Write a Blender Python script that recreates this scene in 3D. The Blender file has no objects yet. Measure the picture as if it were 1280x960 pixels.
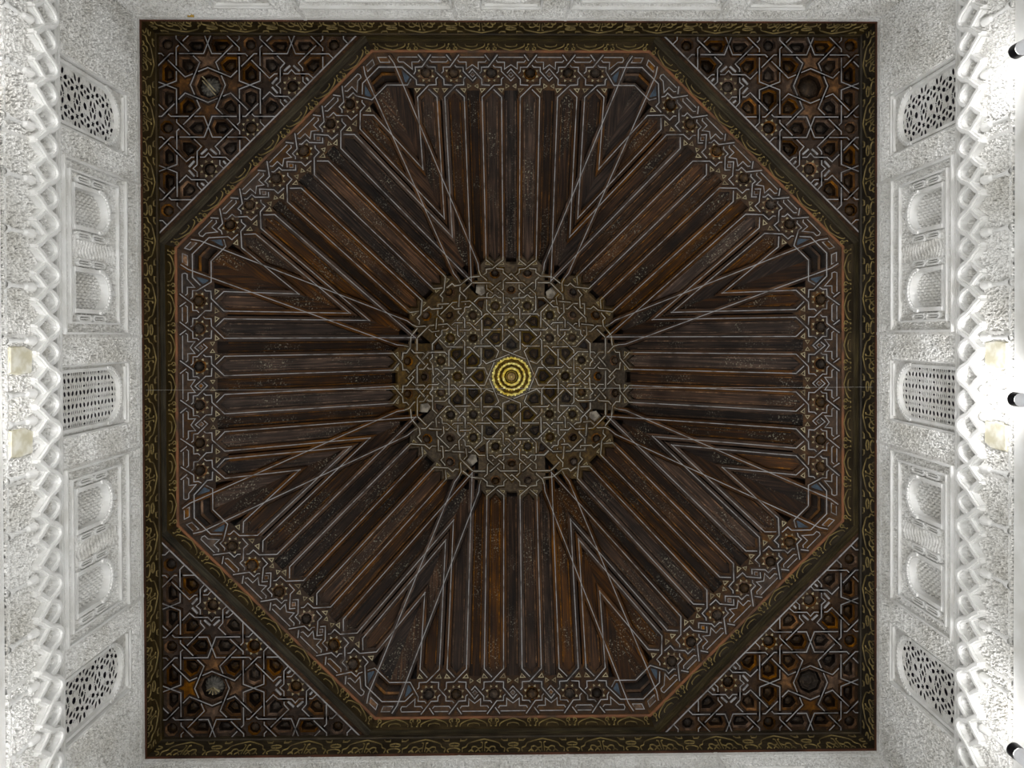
import bpy, math, random
import numpy as np
from mathutils import Matrix, Vector
from mathutils.geometry import delaunay_2d_cdt

random.seed(7)
rng = np.random.default_rng(7)
scene = bpy.context.scene
col = scene.collection
PI = math.pi

# ------------------------------------------------------------------ camera
ZC = 1.25                      # eye height of the camera above the floor
F_PX = 960.0
ta, tb, tr = 0.0091, -0.0148, -0.0032
PPX, PPY = 650.87, 429.03
Rx = Matrix(((1, 0, 0), (0, math.cos(ta), -math.sin(ta)), (0, math.sin(ta), math.cos(ta))))
Ry = Matrix(((math.cos(tb), 0, math.sin(tb)), (0, 1, 0), (-math.sin(tb), 0, math.cos(tb))))
Rz = Matrix(((math.cos(tr), -math.sin(tr), 0), (math.sin(tr), math.cos(tr), 0), (0, 0, 1)))
R = Rx @ Ry @ Rz
cam_data = bpy.data.cameras.new('camera')
cam = bpy.data.objects.new('camera', cam_data)
col.objects.link(cam)
right, down, fwd = R[0], R[1], R[2]
cm = Matrix((right, -down, -fwd)).transposed().to_4x4()
cm.translation = Vector((-0.025, -0.5015, ZC))
cam.matrix_world = cm
cam_data.sensor_fit = 'HORIZONTAL'
cam_data.sensor_width = 36.0
cam_data.lens = 36.0 * F_PX / 1280.0
cam_data.shift_x = -(PPX - 640.0) / 1280.0
cam_data.shift_y = (PPY - 480.0) / 1280.0
cam_data.clip_start = 0.05
scene.camera = cam

# ------------------------------------------------------------------ world, exposure
world = bpy.data.worlds.new('world')
scene.world = world
world.use_nodes = True
world.node_tree.nodes['Background'].inputs[0].default_value = (0.75, 0.85, 1.0, 1)
world.node_tree.nodes['Background'].inputs[1].default_value = 0.02
scene.view_settings.view_transform = 'Standard'
scene.view_settings.look = 'None'
scene.view_settings.exposure = -0.22
scene.view_settings.gamma = 1.0
scene.view_settings.use_curve_mapping = False

# heights
Z_WALL = ZC + 7.25             # top of the stucco, foot of the timber frieze
Z_PANEL = Z_WALL + 0.41        # flat corner panels
Z_DOME = Z_WALL + 0.58         # foot of the dome
Z_TOP = Z_WALL + 2.35          # flat crown panel
W = 3.5                        # half room width
A_DOME = 3.38                  # apothem of the dome's foot
A_TOP = 1.0                    # apothem of the crown panel
T22 = math.tan(PI / 8)

# area lights added for ambient light, at unseen door openings in the walls
def area_light(name, loc, rot, sx, sy, power, color):
    d = bpy.data.lights.new(name, 'AREA')
    d.shape = 'RECTANGLE'; d.size = sx; d.size_y = sy; d.energy = power; d.color = color
    o = bpy.data.objects.new(name, d); col.objects.link(o)
    o.location = loc; o.rotation_euler = rot
    return o
DOOR_W, DOOR_H = 1.9, 3.0
for nm, loc, rz, pw in (('ambient_fill_left', (-W + 0.02, 0, 1.5), 0, 135), ('ambient_fill_right', (W - 0.02, 0, 1.5), PI, 135),
                        ('ambient_fill_back', (0, -W + 0.02, 1.5), PI / 2, 155), ('ambient_fill_front', (0, W - 0.02, 1.5), -PI / 2, 215)):
    area_light(nm, loc, (0, -PI / 2 - 0.35, rz), DOOR_H, DOOR_W, pw, (0.97, 0.98, 1.0))

# ------------------------------------------------------------------ materials
def mat(name):
    m = bpy.data.materials.new(name); m.use_nodes = True
    nt = m.node_tree
    b = nt.nodes['Principled BSDF']
    return m, nt, b
def N(nt, t, **kw):
    n = nt.nodes.new(t)
    for k, v in kw.items(): setattr(n, k, v)
    return n
def ramp(nt, stops):
    r = N(nt, 'ShaderNodeValToRGB')
    e = r.color_ramp.elements
    while len(e) < len(stops): e.new(0.5)
    for i, (p, c) in enumerate(stops):
        e[i].position = p; e[i].color = (*c, 1) if len(c) == 3 else c
    return r
def wood(name, dark, mid, light, stretch=(60, 5, 60), rough=0.55, vary=0.5, bump=0.25, speck=None, speck_amt=0.0):
    m, nt, b = mat(name)
    L = nt.links.new
    tc = N(nt, 'ShaderNodeTexCoord'); oi = N(nt, 'ShaderNodeObjectInfo')
    add = N(nt, 'ShaderNodeVectorMath', operation='ADD')
    sc = N(nt, 'ShaderNodeVectorMath', operation='SCALE'); sc.inputs['Scale'].default_value = 37.0
    cmb = N(nt, 'ShaderNodeCombineXYZ')
    L(oi.outputs['Random'], cmb.inputs[0]); L(oi.outputs['Random'], cmb.inputs[1])
    L(cmb.outputs[0], sc.inputs[0]); L(tc.outputs['Object'], add.inputs[0]); L(sc.outputs[0], add.inputs[1])
    mp = N(nt, 'ShaderNodeMapping'); mp.inputs['Scale'].default_value = stretch
    L(add.outputs[0], mp.inputs[0])
    no = N(nt, 'ShaderNodeTexNoise'); no.inputs['Scale'].default_value = 1.0; no.inputs['Detail'].default_value = 6; no.inputs['Roughness'].default_value = 0.65
    L(mp.outputs[0], no.inputs['Vector'])
    rp = ramp(nt, [(0.3, dark), (0.52, mid), (0.75, light)])
    L(no.outputs['Fac'], rp.inputs[0])
    # broad patches of wear
    n2 = N(nt, 'ShaderNodeTexNoise'); n2.inputs['Scale'].default_value = 3.0; n2.inputs['Detail'].default_value = 3
    L(add.outputs[0], n2.inputs['Vector'])
    mr = N(nt, 'ShaderNodeMapRange'); mr.inputs['From Min'].default_value = 0.3; mr.inputs['From Max'].default_value = 0.7
    mr.inputs['To Min'].default_value = 0.55; mr.inputs['To Max'].default_value = 1.35
    L(n2.outputs['Fac'], mr.inputs['Value'])
    hv = N(nt, 'ShaderNodeHueSaturation')
    mv = N(nt, 'ShaderNodeMapRange'); mv.inputs['To Min'].default_value = 1 - vary; mv.inputs['To Max'].default_value = 1 + vary
    L(oi.outputs['Random'], mv.inputs['Value'])
    mul = N(nt, 'ShaderNodeMath', operation='MULTIPLY'); L(mr.outputs[0], mul.inputs[0]); L(mv.outputs[0], mul.inputs[1])
    wn = N(nt, 'ShaderNodeTexWhiteNoise', noise_dimensions='1D'); L(oi.outputs['Random'], wn.inputs['W'])
    ms = N(nt, 'ShaderNodeMapRange'); ms.inputs['To Min'].default_value = 0.6; ms.inputs['To Max'].default_value = 1.25
    L(wn.outputs['Value'], ms.inputs['Value'])
    L(rp.outputs[0], hv.inputs['Color']); L(mul.outputs[0], hv.inputs['Value']); L(ms.outputs[0], hv.inputs['Saturation'])
    out = hv.outputs[0]
    if speck:
        n3 = N(nt, 'ShaderNodeTexNoise'); n3.inputs['Scale'].default_value = 55; n3.inputs['Detail'].default_value = 3
        L(add.outputs[0], n3.inputs['Vector'])
        n4 = N(nt, 'ShaderNodeTexNoise'); n4.inputs['Scale'].default_value = 1.7; n4.inputs['Detail'].default_value = 2
        L(add.outputs[0], n4.inputs['Vector'])
        m1 = N(nt, 'ShaderNodeMapRange'); m1.inputs['From Min'].default_value = 0.58; m1.inputs['From Max'].default_value = 0.68
        m2 = N(nt, 'ShaderNodeMapRange'); m2.inputs['From Min'].default_value = 0.5; m2.inputs['From Max'].default_value = 0.62
        L(n3.outputs['Fac'], m1.inputs['Value']); L(n4.outputs['Fac'], m2.inputs['Value'])
        mm = N(nt, 'ShaderNodeMath', operation='MULTIPLY'); L(m1.outputs[0], mm.inputs[0]); L(m2.outputs[0], mm.inputs[1])
        mm2 = N(nt, 'ShaderNodeMath', operation='MULTIPLY'); L(mm.outputs[0], mm2.inputs[0]); mm2.inputs[1].default_value = speck_amt
        mx = N(nt, 'ShaderNodeMixRGB'); L(mm2.outputs[0], mx.inputs[0]); L(out, mx.inputs[1]); mx.inputs[2].default_value = (*speck, 1)
        out = mx.outputs[0]
    L(out, b.inputs['Base Color'])
    b.inputs['Roughness'].default_value = rough; b.inputs['Specular IOR Level'].default_value = 0.16
    bp = N(nt, 'ShaderNodeBump'); bp.inputs['Strength'].default_value = bump; bp.inputs['Distance'].default_value = 0.01
    L(no.outputs['Fac'], bp.inputs['Height']); L(bp.outputs[0], b.inputs['Normal'])
    return m
def worn(name, c1, c2, scale=18, rough=0.6, lo=0.4, hi=0.6, metallic=0.0, bump=0.0):
    m, nt, b = mat(name); L = nt.links.new
    tc = N(nt, 'ShaderNodeTexCoord'); no = N(nt, 'ShaderNodeTexNoise')
    no.inputs['Scale'].default_value = scale; no.inputs['Detail'].default_value = 5
    L(tc.outputs['Object'], no.inputs['Vector'])
    rp = ramp(nt, [(lo, c1), (hi, c2)]); L(no.outputs['Fac'], rp.inputs[0]); L(rp.outputs[0], b.inputs['Base Color'])
    b.inputs['Roughness'].default_value = rough; b.inputs['Metallic'].default_value = metallic
    if bump:
        bp = N(nt, 'ShaderNodeBump'); bp.inputs['Strength'].default_value = bump; bp.inputs['Distance'].default_value = 0.01
        L(no.outputs['Fac'], bp.inputs['Height']); L(bp.outputs[0], b.inputs['Normal'])
    return m

M = {}
M['lace'] = wood('lace_wood', (0.0126, 0.0060, 0.0030), (0.0301, 0.0145, 0.0064), (0.0755, 0.0332, 0.0086), stretch=(28, 28, 28), vary=0.3)
M['rib'] = wood('rib_wood', (0.0148, 0.0067, 0.0030), (0.0413, 0.0185, 0.0067), (0.1278, 0.0509, 0.0098), stretch=(50, 2.5, 50), vary=0.35)
M['board'] = wood('board_wood', (0.0076, 0.0037, 0.0019), (0.0330, 0.0145, 0.0055), (0.1103, 0.0434, 0.0098), stretch=(55, 2.2, 55), vary=0.6, speck=(0.42, 0.40, 0.30), speck_amt=0.55)
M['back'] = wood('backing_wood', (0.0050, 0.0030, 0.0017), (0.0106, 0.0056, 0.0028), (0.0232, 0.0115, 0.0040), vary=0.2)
M['panel'] = wood('panel_wood', (0.0190, 0.0097, 0.0047), (0.0437, 0.0221, 0.0094), (0.0987, 0.0465, 0.0135), stretch=(14, 14, 14), vary=0.25)
M['crown'] = wood('crown_wood', (0.0329, 0.0204, 0.0048), (0.0883, 0.0563, 0.0128), (0.2132, 0.1381, 0.0231), stretch=(22, 22, 22), vary=0.25)
M['crownlace'] = wood('crown_lace_wood', (0.0226, 0.0133, 0.0050), (0.0581, 0.0344, 0.0105), (0.1505, 0.0841, 0.0167), stretch=(22, 22, 22), vary=0.25)
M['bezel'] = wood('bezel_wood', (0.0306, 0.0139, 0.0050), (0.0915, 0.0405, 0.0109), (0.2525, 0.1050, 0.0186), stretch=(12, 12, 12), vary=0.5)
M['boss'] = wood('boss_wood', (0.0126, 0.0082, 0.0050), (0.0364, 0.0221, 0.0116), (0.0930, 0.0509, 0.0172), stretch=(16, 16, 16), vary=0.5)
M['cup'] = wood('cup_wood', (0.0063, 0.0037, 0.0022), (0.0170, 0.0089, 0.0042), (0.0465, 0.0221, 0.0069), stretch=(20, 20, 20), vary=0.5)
M['frieze'] = wood('frieze_wood', (0.0151, 0.0099, 0.0041), (0.0313, 0.0208, 0.0082), (0.0656, 0.0442, 0.0143), stretch=(4, 30, 30), vary=0.2)
M['mould'] = wood('moulding_wood', (0.0166, 0.0122, 0.0062), (0.0333, 0.0255, 0.0126), (0.0618, 0.0490, 0.0211), stretch=(3, 40, 40), vary=0.2)
M['redwood'] = worn('red_brown_moulding', (0.035, 0.014, 0.008), (0.12, 0.045, 0.022), scale=4, lo=0.35, hi=0.65)
M['headwood'] = wood('head_band_wood', (0.0285, 0.0180, 0.0080), (0.0627, 0.0396, 0.0168), (0.1425, 0.0900, 0.0304), stretch=(22, 22, 22), vary=0.25)
M['channel'] = wood('channel_wood', (0.0055, 0.0030, 0.0017), (0.0234, 0.0109, 0.0044), (0.0813, 0.0332, 0.0079), stretch=(55, 2.2, 55), vary=0.55, speck=(0.36, 0.34, 0.27), speck_amt=0.5)
M['line'] = worn('white_inlay_line', (0.10, 0.093, 0.088), (0.31, 0.305, 0.308), scale=9, lo=0.32, hi=0.5)
M['linec'] = worn('grey_inlay_line', (0.16, 0.145, 0.115), (0.42, 0.40, 0.355), scale=9, lo=0.32, hi=0.55)
M['ochre'] = worn('ochre_carving', (0.07, 0.048, 0.018), (0.29, 0.215, 0.075), scale=7, lo=0.35, hi=0.62)
M['orange'] = worn('orange_moulding', (0.06, 0.03, 0.014), (0.21, 0.08, 0.028), scale=4, lo=0.35, hi=0.6)
M['pale'] = worn('pale_inlay', (0.16, 0.12, 0.06), (0.38, 0.33, 0.20), scale=12)
M['blue'] = worn('blue_painted_wood', (0.012, 0.02, 0.032), (0.035, 0.065, 0.10), scale=14)
M['grey'] = worn('grey_patch_wood', (0.12, 0.10, 0.08), (0.30, 0.265, 0.21), scale=14)
M['greyboss'] = worn('grey_boss_wood', (0.035, 0.032, 0.026), (0.12, 0.11, 0.09), scale=30)
M['gold'] = worn('gilding', (0.90, 0.68, 0.10), (1.0, 0.90, 0.32), scale=10, rough=0.4, metallic=0.2)
M['golddark'] = worn('dark_gilding', (0.10, 0.06, 0.015), (0.25, 0.16, 0.04), scale=20, rough=0.4, metallic=0.5)
def stucco(name):
    m, nt, b = mat(name); L = nt.links.new
    tc = N(nt, 'ShaderNodeTexCoord')
    n1 = N(nt, 'ShaderNodeTexNoise'); n1.inputs['Scale'].default_value = 2.2; n1.inputs['Detail'].default_value = 5
    n2 = N(nt, 'ShaderNodeTexNoise'); n2.inputs['Scale'].default_value = 42; n2.inputs['Detail'].default_value = 2
    n3 = N(nt, 'ShaderNodeTexNoise'); n3.inputs['Scale'].default_value = 0.9; n3.inputs['Detail'].default_value = 3
    for n in (n1, n2, n3): L(tc.outputs['Object'], n.inputs['Vector'])
    r1 = ramp(nt, [(0.3, (0.66, 0.645, 0.60)), (0.6, (0.85, 0.845, 0.82))]); L(n1.outputs['Fac'], r1.inputs[0])
    r2 = ramp(nt, [(0.34, (0.42, 0.40, 0.37)), (0.5, (1, 1, 1))]); L(n2.outputs['Fac'], r2.inputs[0])  # dark speckle put into the colour, standing in for shade in the carving
    r3 = ramp(nt, [(0.35, (0.15, 0.15, 0.15)), (0.65, (0.6, 0.6, 0.6))]); L(n3.outputs['Fac'], r3.inputs[0])
    mx = N(nt, 'ShaderNodeMixRGB', blend_type='MULTIPLY'); L(r3.outputs[0], mx.inputs[0]); L(r1.outputs[0], mx.inputs[1]); L(r2.outputs[0], mx.inputs[2])
    L(mx.outputs[0], b.inputs['Base Color']); b.inputs['Roughness'].default_value = 0.9
    return m
M['stucco'] = stucco('carved_stucco')
M['smooth'] = worn('smooth_stucco', (0.70, 0.69, 0.65), (0.86, 0.86, 0.84), scale=4, rough=0.85, lo=0.3, hi=0.6, bump=0.15)
M['ambr'] = worn('amber_resin', (0.42, 0.24, 0.03), (0.62, 0.40, 0.06), scale=30)
M['plaster'] = worn('yellowed_plaster', (0.60, 0.56, 0.41), (0.80, 0.78, 0.68), scale=9, rough=0.9, lo=0.4, hi=0.6, bump=0.3)
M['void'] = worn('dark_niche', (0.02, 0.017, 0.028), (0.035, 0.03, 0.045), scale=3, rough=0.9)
M['black'] = worn('black_lamp_collar', (0.006, 0.006, 0.008), (0.015, 0.015, 0.018), scale=5, rough=0.35)
M['lampwhite'] = worn('white_lamp_metal', (0.78, 0.79, 0.82), (0.86, 0.87, 0.90), scale=5, rough=0.35)
M['steel'] = worn('steel_wire', (0.45, 0.45, 0.42), (0.6, 0.6, 0.58), scale=5, rough=0.4, metallic=0.3)
M['lampglow'], _nt, _b = mat('lamp_glow')
_b.inputs['Emission Color'].default_value = (1.0, 0.97, 0.92, 1); _b.inputs['Emission Strength'].default_value = 8.0
M['floor'] = worn('pale_stone_floor', (0.30, 0.275, 0.235), (0.42, 0.39, 0.34), scale=2, rough=0.5)

# ------------------------------------------------------------------ mesh helpers
class MB:
    def __init__(s): s.v = []; s.f = []; s.m = []
    def poly(s, pts, mi=0):
        i = len(s.v); s.v += [tuple(p) for p in pts]; s.f.append(tuple(range(i, i + len(pts)))); s.m.append(mi)
    def loft(s, rings, mi=0, close=True, cap=None):
        n = len(rings[0]); b = len(s.v)
        for r in rings: s.v += [tuple(p) for p in r]
        for k in range(len(rings) - 1):
            for j in range(n if close else n - 1):
                a = b + k * n + j; c = b + k * n + (j + 1) % n
                s.f.append((a, c, c + n, a + n)); s.m.append(mi if isinstance(mi, int) else mi[k])
        if cap is not None:
            s.f.append(tuple(b + (len(rings) - 1) * n + j for j in range(n))); s.m.append(cap)
    def prism(s, poly, z0, z1, mi=0, side=None):
        if area(poly) < 0: poly = poly[::-1]
        n = len(poly); b = len(s.v)
        s.v += [(p[0], p[1], z0) for p in poly] + [(p[0], p[1], z1) for p in poly]
        s.f.append(tuple(b + n + j for j in range(n))); s.m.append(mi)
        s.f.append(tuple(b + n - 1 - j for j in range(n))); s.m.append(mi)
        for j in range(n):
            k = (j + 1) % n
            s.f.append((b + j, b + k, b + n + k, b + n + j)); s.m.append(mi if side is None else side)
    def box(s, x0, x1, y0, y1, z0, z1, mi=0):
        s.prism([(x0, y0), (x1, y0), (x1, y1), (x0, y1)], z0, z1, mi)
    def ribbon(s, pts, hw, z0, z1, mi=0, closed=False):
        pts = [pts[0]] + [p for q, p in zip(pts, pts[1:]) if math.dist(p, q) > 1e-6]
        if closed and math.dist(pts[0], pts[-1]) < 1e-6: pts = pts[:-1]
        n = len(pts)
        if n < 2: return
        L, Rr = [], []
        for i in range(n):
            p = pts[i]
            a = pts[i - 1] if (i > 0 or closed) else None
            c = pts[(i + 1) % n] if (i < n - 1 or closed) else None
            ds = []
            if a is not None: d = (p[0] - a[0], p[1] - a[1]); l = math.hypot(*d); ds.append((d[0] / l, d[1] / l))
            if c is not None: d = (c[0] - p[0], c[1] - p[1]); l = math.hypot(*d); ds.append((d[0] / l, d[1] / l))
            nx = sum(-d[1] for d in ds); ny = sum(d[0] for d in ds); l = math.hypot(nx, ny)
            if l < 1e-6: nx, ny, l = -ds[0][1], ds[0][0], 1
            nx /= l; ny /= l
            dot = max(0.38, nx * -ds[0][1] + ny * ds[0][0])
            k = hw / dot
            L.append((p[0] + nx * k, p[1] + ny * k)); Rr.append((p[0] - nx * k, p[1] - ny * k))
        b = len(s.v)
        for i in range(n):
            s.v += [(*Rr[i], z0), (*Rr[i], z1), (*L[i], z1), (*L[i], z0)]
        rng_ = range(n if closed else n - 1)
        for i in rng_:
            a = b + 4 * i; c = b + 4 * ((i + 1) % n)
            for q in range(3):
                s.f.append((a + q, c + q, c + q + 1, a + q + 1)); s.m.append(mi)
        if not closed:
            s.f.append((b, b + 1, b + 2, b + 3)); s.m.append(mi)
            e = b + 4 * (n - 1); s.f.append((e + 3, e + 2, e + 1, e)); s.m.append(mi)
    def mesh(s, name, mats, smooth=False, scale=1.0):
        me = bpy.data.meshes.new(name)
        v = s.v if scale == 1.0 else [(a * scale, b * scale, c) for a, b, c in s.v]
        me.from_pydata(v, [], s.f)
        for m in mats: me.materials.append(m if not isinstance(m, str) else M[m])
        me.polygons.foreach_set('material_index', s.m)
        if smooth: me.polygons.foreach_set('use_smooth', [True] * len(s.f))
        me.update()
        return me
def area(p): return 0.5 * sum(p[i][0] * p[(i + 1) % len(p)][1] - p[(i + 1) % len(p)][0] * p[i][1] for i in range(len(p)))
def centroid(p): return (sum(q[0] for q in p) / len(p), sum(q[1] for q in p) / len(p))
def inset(p, d):
    if area(p) < 0: p = p[::-1]
    n = len(p); out = []
    for i in range(n):
        a, b, c = p[i - 1], p[i], p[(i + 1) % n]
        d1 = (b[0] - a[0], b[1] - a[1]); d2 = (c[0] - b[0], c[1] - b[1])
        l1 = math.hypot(*d1); l2 = math.hypot(*d2)
        n1 = (-d1[1] / l1, d1[0] / l1); n2 = (-d2[1] / l2, d2[0] / l2)
        k = 1 + n1[0] * n2[0] + n1[1] * n2[1]
        k = max(k, 0.25)
        out.append((b[0] + d * (n1[0] + n2[0]) / k, b[1] + d * (n1[1] + n2[1]) / k))
    return out
def shrink(p, f):
    c = centroid(p); return [(c[0] + (q[0] - c[0]) * f, c[1] + (q[1] - c[1]) * f) for q in p]
def clip_half(p, a, b, c):      # keep a x + b y + c >= 0
    out = []
    for i in range(len(p)):
        q, r = p[i], p[(i + 1) % len(p)]
        dq = a * q[0] + b * q[1] + c; dr = a * r[0] + b * r[1] + c
        if dq >= 0: out.append(q)
        if (dq >= 0) != (dr >= 0):
            t = dq / (dq - dr); out.append((q[0] + t * (r[0] - q[0]), q[1] + t * (r[1] - q[1])))
    res = []
    for q in out:
        if not res or math.dist(q, res[-1]) > 1e-4: res.append(q)
    if len(res) > 1 and math.dist(res[0], res[-1]) < 1e-4: res.pop()
    return res
def clip_poly(p, hs):
    for h in hs:
        p = clip_half(p, *h)
        if len(p) < 3: return []
    return p
def clip_line(pts, hs):
    segs = []; cur = []
    for q, r in zip(pts, pts[1:]):
        t0, t1 = 0.0, 1.0; ok = True
        for a, b, c in hs:
            dq = a * q[0] + b * q[1] + c; dr = a * r[0] + b * r[1] + c
            if dq < 0 and dr < 0: ok = False; break
            if dq < 0: t0 = max(t0, dq / (dq - dr))
            elif dr < 0: t1 = min(t1, dq / (dq - dr))
        if not ok or t0 >= t1:
            if len(cur) > 1: segs.append(cur)
            cur = []; continue
        A = (q[0] + t0 * (r[0] - q[0]), q[1] + t0 * (r[1] - q[1])); B = (q[0] + t1 * (r[0] - q[0]), q[1] + t1 * (r[1] - q[1]))
        if not cur: cur = [A]
        elif t0 > 0: segs.append(cur); cur = [A]
        cur.append(B)
        if t1 < 1: segs.append(cur); cur = []
    if len(cur) > 1: segs.append(cur)
    return [s for s in segs if sum(math.dist(a, b) for a, b in zip(s, s[1:])) > 1.0]
def in_poly(x, y, p):
    r = False; j = len(p) - 1
    for i in range(len(p)):
        if (p[i][1] > y) != (p[j][1] > y) and x < (p[j][0] - p[i][0]) * (y - p[i][1]) / (p[j][1] - p[i][1]) + p[i][0]: r = not r
        j = i
    return r
def holed(mb, outer, holes, z, mi=0, wall=None, wmi=0):
    vs = []; es = []
    for loop in [outer] + holes:
        b = len(vs); vs += [Vector(p) for p in loop]; es += [(b + i, b + (i + 1) % len(loop)) for i in range(len(loop))]
    V, _, Fc, _, _, _ = delaunay_2d_cdt(vs, es, [], 0, 1e-5)
    bb = [(min(q[0] for q in h), max(q[0] for q in h), min(q[1] for q in h), max(q[1] for q in h)) for h in holes]
    base = len(mb.v); mb.v += [(p.x, p.y, z) for p in V]
    for f in Fc:
        cx = sum(V[i].x for i in f) / len(f); cy = sum(V[i].y for i in f) / len(f)
        if not in_poly(cx, cy, outer): continue
        if any(b[0] <= cx <= b[1] and b[2] <= cy <= b[3] and in_poly(cx, cy, h) for b, h in zip(bb, holes)): continue
        mb.f.append(tuple(base + i for i in f)); mb.m.append(mi)
    if wall is not None:
        for loop in [outer] + holes:
            mb.loft([[(p[0], p[1], z) for p in loop], [(p[0], p[1], z + wall) for p in loop]], wmi)
def ngon(cx, cy, r, n, a0=0.0): return [(cx + r * math.cos(a0 + 2 * PI * i / n), cy + r * math.sin(a0 + 2 * PI * i / n)) for i in range(n)]
def rotp(p, a): c, s = math.cos(a), math.sin(a); return [(c * x - s * y, s * x + c * y) for x, y in p]
def mirx(p): return [(-x, y) for x, y in p]

def weave(strips):
    """over/under parity of interlaced strips: the arc lengths at which each strip dives under another"""
    segs = []
    for i, s in enumerate(strips):
        L = 0
        for a, b in zip(s, s[1:]):
            d = math.dist(a, b); segs.append((i, L, d, a, b)); L += d
    on = [[] for _ in strips]; nx = 0
    for x in range(len(segs)):
        i, Li, di, a, b = segs[x]
        ax0, ax1 = min(a[0], b[0]), max(a[0], b[0]); ay0, ay1 = min(a[1], b[1]), max(a[1], b[1])
        for y in range(x + 1, len(segs)):
            j, Lj, dj, c, d = segs[y]
            if i == j and y == x + 1: continue
            if min(c[0], d[0]) > ax1 or max(c[0], d[0]) < ax0 or min(c[1], d[1]) > ay1 or max(c[1], d[1]) < ay0: continue
            r = (b[0] - a[0], b[1] - a[1]); q = (d[0] - c[0], d[1] - c[1])
            den = r[0] * q[1] - r[1] * q[0]
            if abs(den) < 1e-9: continue
            t = ((c[0] - a[0]) * q[1] - (c[1] - a[1]) * q[0]) / den; u = ((c[0] - a[0]) * r[1] - (c[1] - a[1]) * r[0]) / den
            if -1e-6 < t < 1 - 1e-6 and -1e-6 < u < 1 - 1e-6:
                on[i].append((Li + t * di, nx, 0)); on[j].append((Lj + u * dj, nx, 1)); nx += 1
    for o in on: o.sort()
    owner = {}
    for i, o in enumerate(on):
        for k, (s_, x, w) in enumerate(o): owner[(x, w)] = (i, k)
    par = {}
    for st in range(len(strips)):
        if st in par: continue
        par[st] = 0; stack = [st]
        while stack:
            i = stack.pop()
            for k, (s_, x, w) in enumerate(on[i]):
                j, k2 = owner[(x, 1 - w)]
                if j not in par: par[j] = (par[i] + k + 1 + k2) % 2; stack.append(j)
    done = {}
    under = [[] for _ in strips]
    for i, o in enumerate(on):
        for k, (s_, x, w) in enumerate(o):
            if x not in done: done[x] = (w, (par[i] + k) % 2 == 0)
            w0, over = done[x]
            mine = over if w == w0 else not over
            if not mine: under[i].append(s_)
    return under
def sub_line(s, a, b):
    out = []; L = 0
    for p, q in zip(s, s[1:]):
        d = math.dist(p, q)
        if L + d > a and L < b and d > 0:
            t0 = max(0, (a - L) / d); t1 = min(1, (b - L) / d)
            if not out: out.append((p[0] + t0 * (q[0] - p[0]), p[1] + t0 * (q[1] - p[1])))
            out.append((p[0] + t1 * (q[0] - p[0]), p[1] + t1 * (q[1] - p[1])))
        L += d
    return out
def strip_meshes(name, strips, hw, lw, z0, z1, lh, gap, scale, mats):
    res = []
    for s, un in zip(strips, weave(strips)):
        mb = MB(); mb.ribbon(s, hw, z0, z1, 0)
        tot = sum(math.dist(a, b) for a, b in zip(s, s[1:])); cur = 0.0
        for x in un + [None]:
            e = tot if x is None else x - gap
            if e - cur > 0.8:
                l = sub_line(s, cur, e)
                if len(l) > 1: mb.ribbon(l, lw, z1 - 0.001, z1 + lh, 1)
            if x is not None: cur = x + gap
        res.append(mb.mesh(name, mats, scale=scale))
    return res
def coffer_mesh(poly, depth, scale, mats, z=0.0, boss=True):
    if area(poly) < 0: poly = poly[::-1]
    mb = MB(); f = lambda k, w: [(x, y, w) for x, y in shrink(poly, k)]
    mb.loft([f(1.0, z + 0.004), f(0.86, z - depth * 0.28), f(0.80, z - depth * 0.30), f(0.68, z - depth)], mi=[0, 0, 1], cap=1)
    if boss:
        mb.loft([f(0.46, z - depth), f(0.40, z - depth * 0.55), f(0.16, z - depth * 0.42)], mi=2, cap=2)
    return mb.mesh('coffer', mats, scale=scale)
def boss_mesh(r, h, z, scale, lobes=8, name='boss', mats=('boss', 'pale'), teeth=None):
    mb = MB(); n = lobes * 4; rings = []
    for k in range(6):
        t = k / 5 * PI / 2 * 0.93
        rings.append([(r * math.cos(t) * (1 - 0.10 * abs(math.sin(lobes * a / 2))) * math.cos(a), r * math.cos(t) * (1 - 0.10 * abs(math.sin(lobes * a / 2))) * math.sin(a), z + h * math.sin(t)) for a in [2 * PI * j / n for j in range(n)]])
    mb.loft(rings, 0, cap=0)
    return mb.mesh(name, mats, smooth=False, scale=scale)
def teeth_mesh(r0, r1, z, scale, n=8):
    mb = MB()
    for k in range(n):
        a = 2 * PI * (k + 0.5) / n
        mb.prism([(r1 * math.cos(a), r1 * math.sin(a)), (r0 * math.cos(a + 0.20), r0 * math.sin(a + 0.20)), (r0 * math.cos(a - 0.20), r0 * math.sin(a - 0.20))], z, z + 0.004)
    return mb.mesh('star_inlay', ['pale'], scale=scale)

def add(name, me, parent=None, mtx=None, loc=None):
    o = bpy.data.objects.new(name, me); col.objects.link(o)
    if parent is not None: o.parent = parent
    if mtx is not None: o.matrix_local = mtx
    if loc is not None: o.location = loc
    return o
def tag(o, label, cat, kind=None, group=None):
    o['label'] = label; o['category'] = cat
    if kind: o['kind'] = kind
    if group: o['group'] = group
    return o

# ------------------------------------------------------------------ floor and walls
mb = MB(); mb.box(-W - 0.3, W + 0.3, -W - 0.3, W + 0.3, -0.1, 0.0)
tag(add('floor', mb.mesh('floor', ['floor'])), 'plain pale stone floor of the square hall', 'floor', 'structure')

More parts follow.
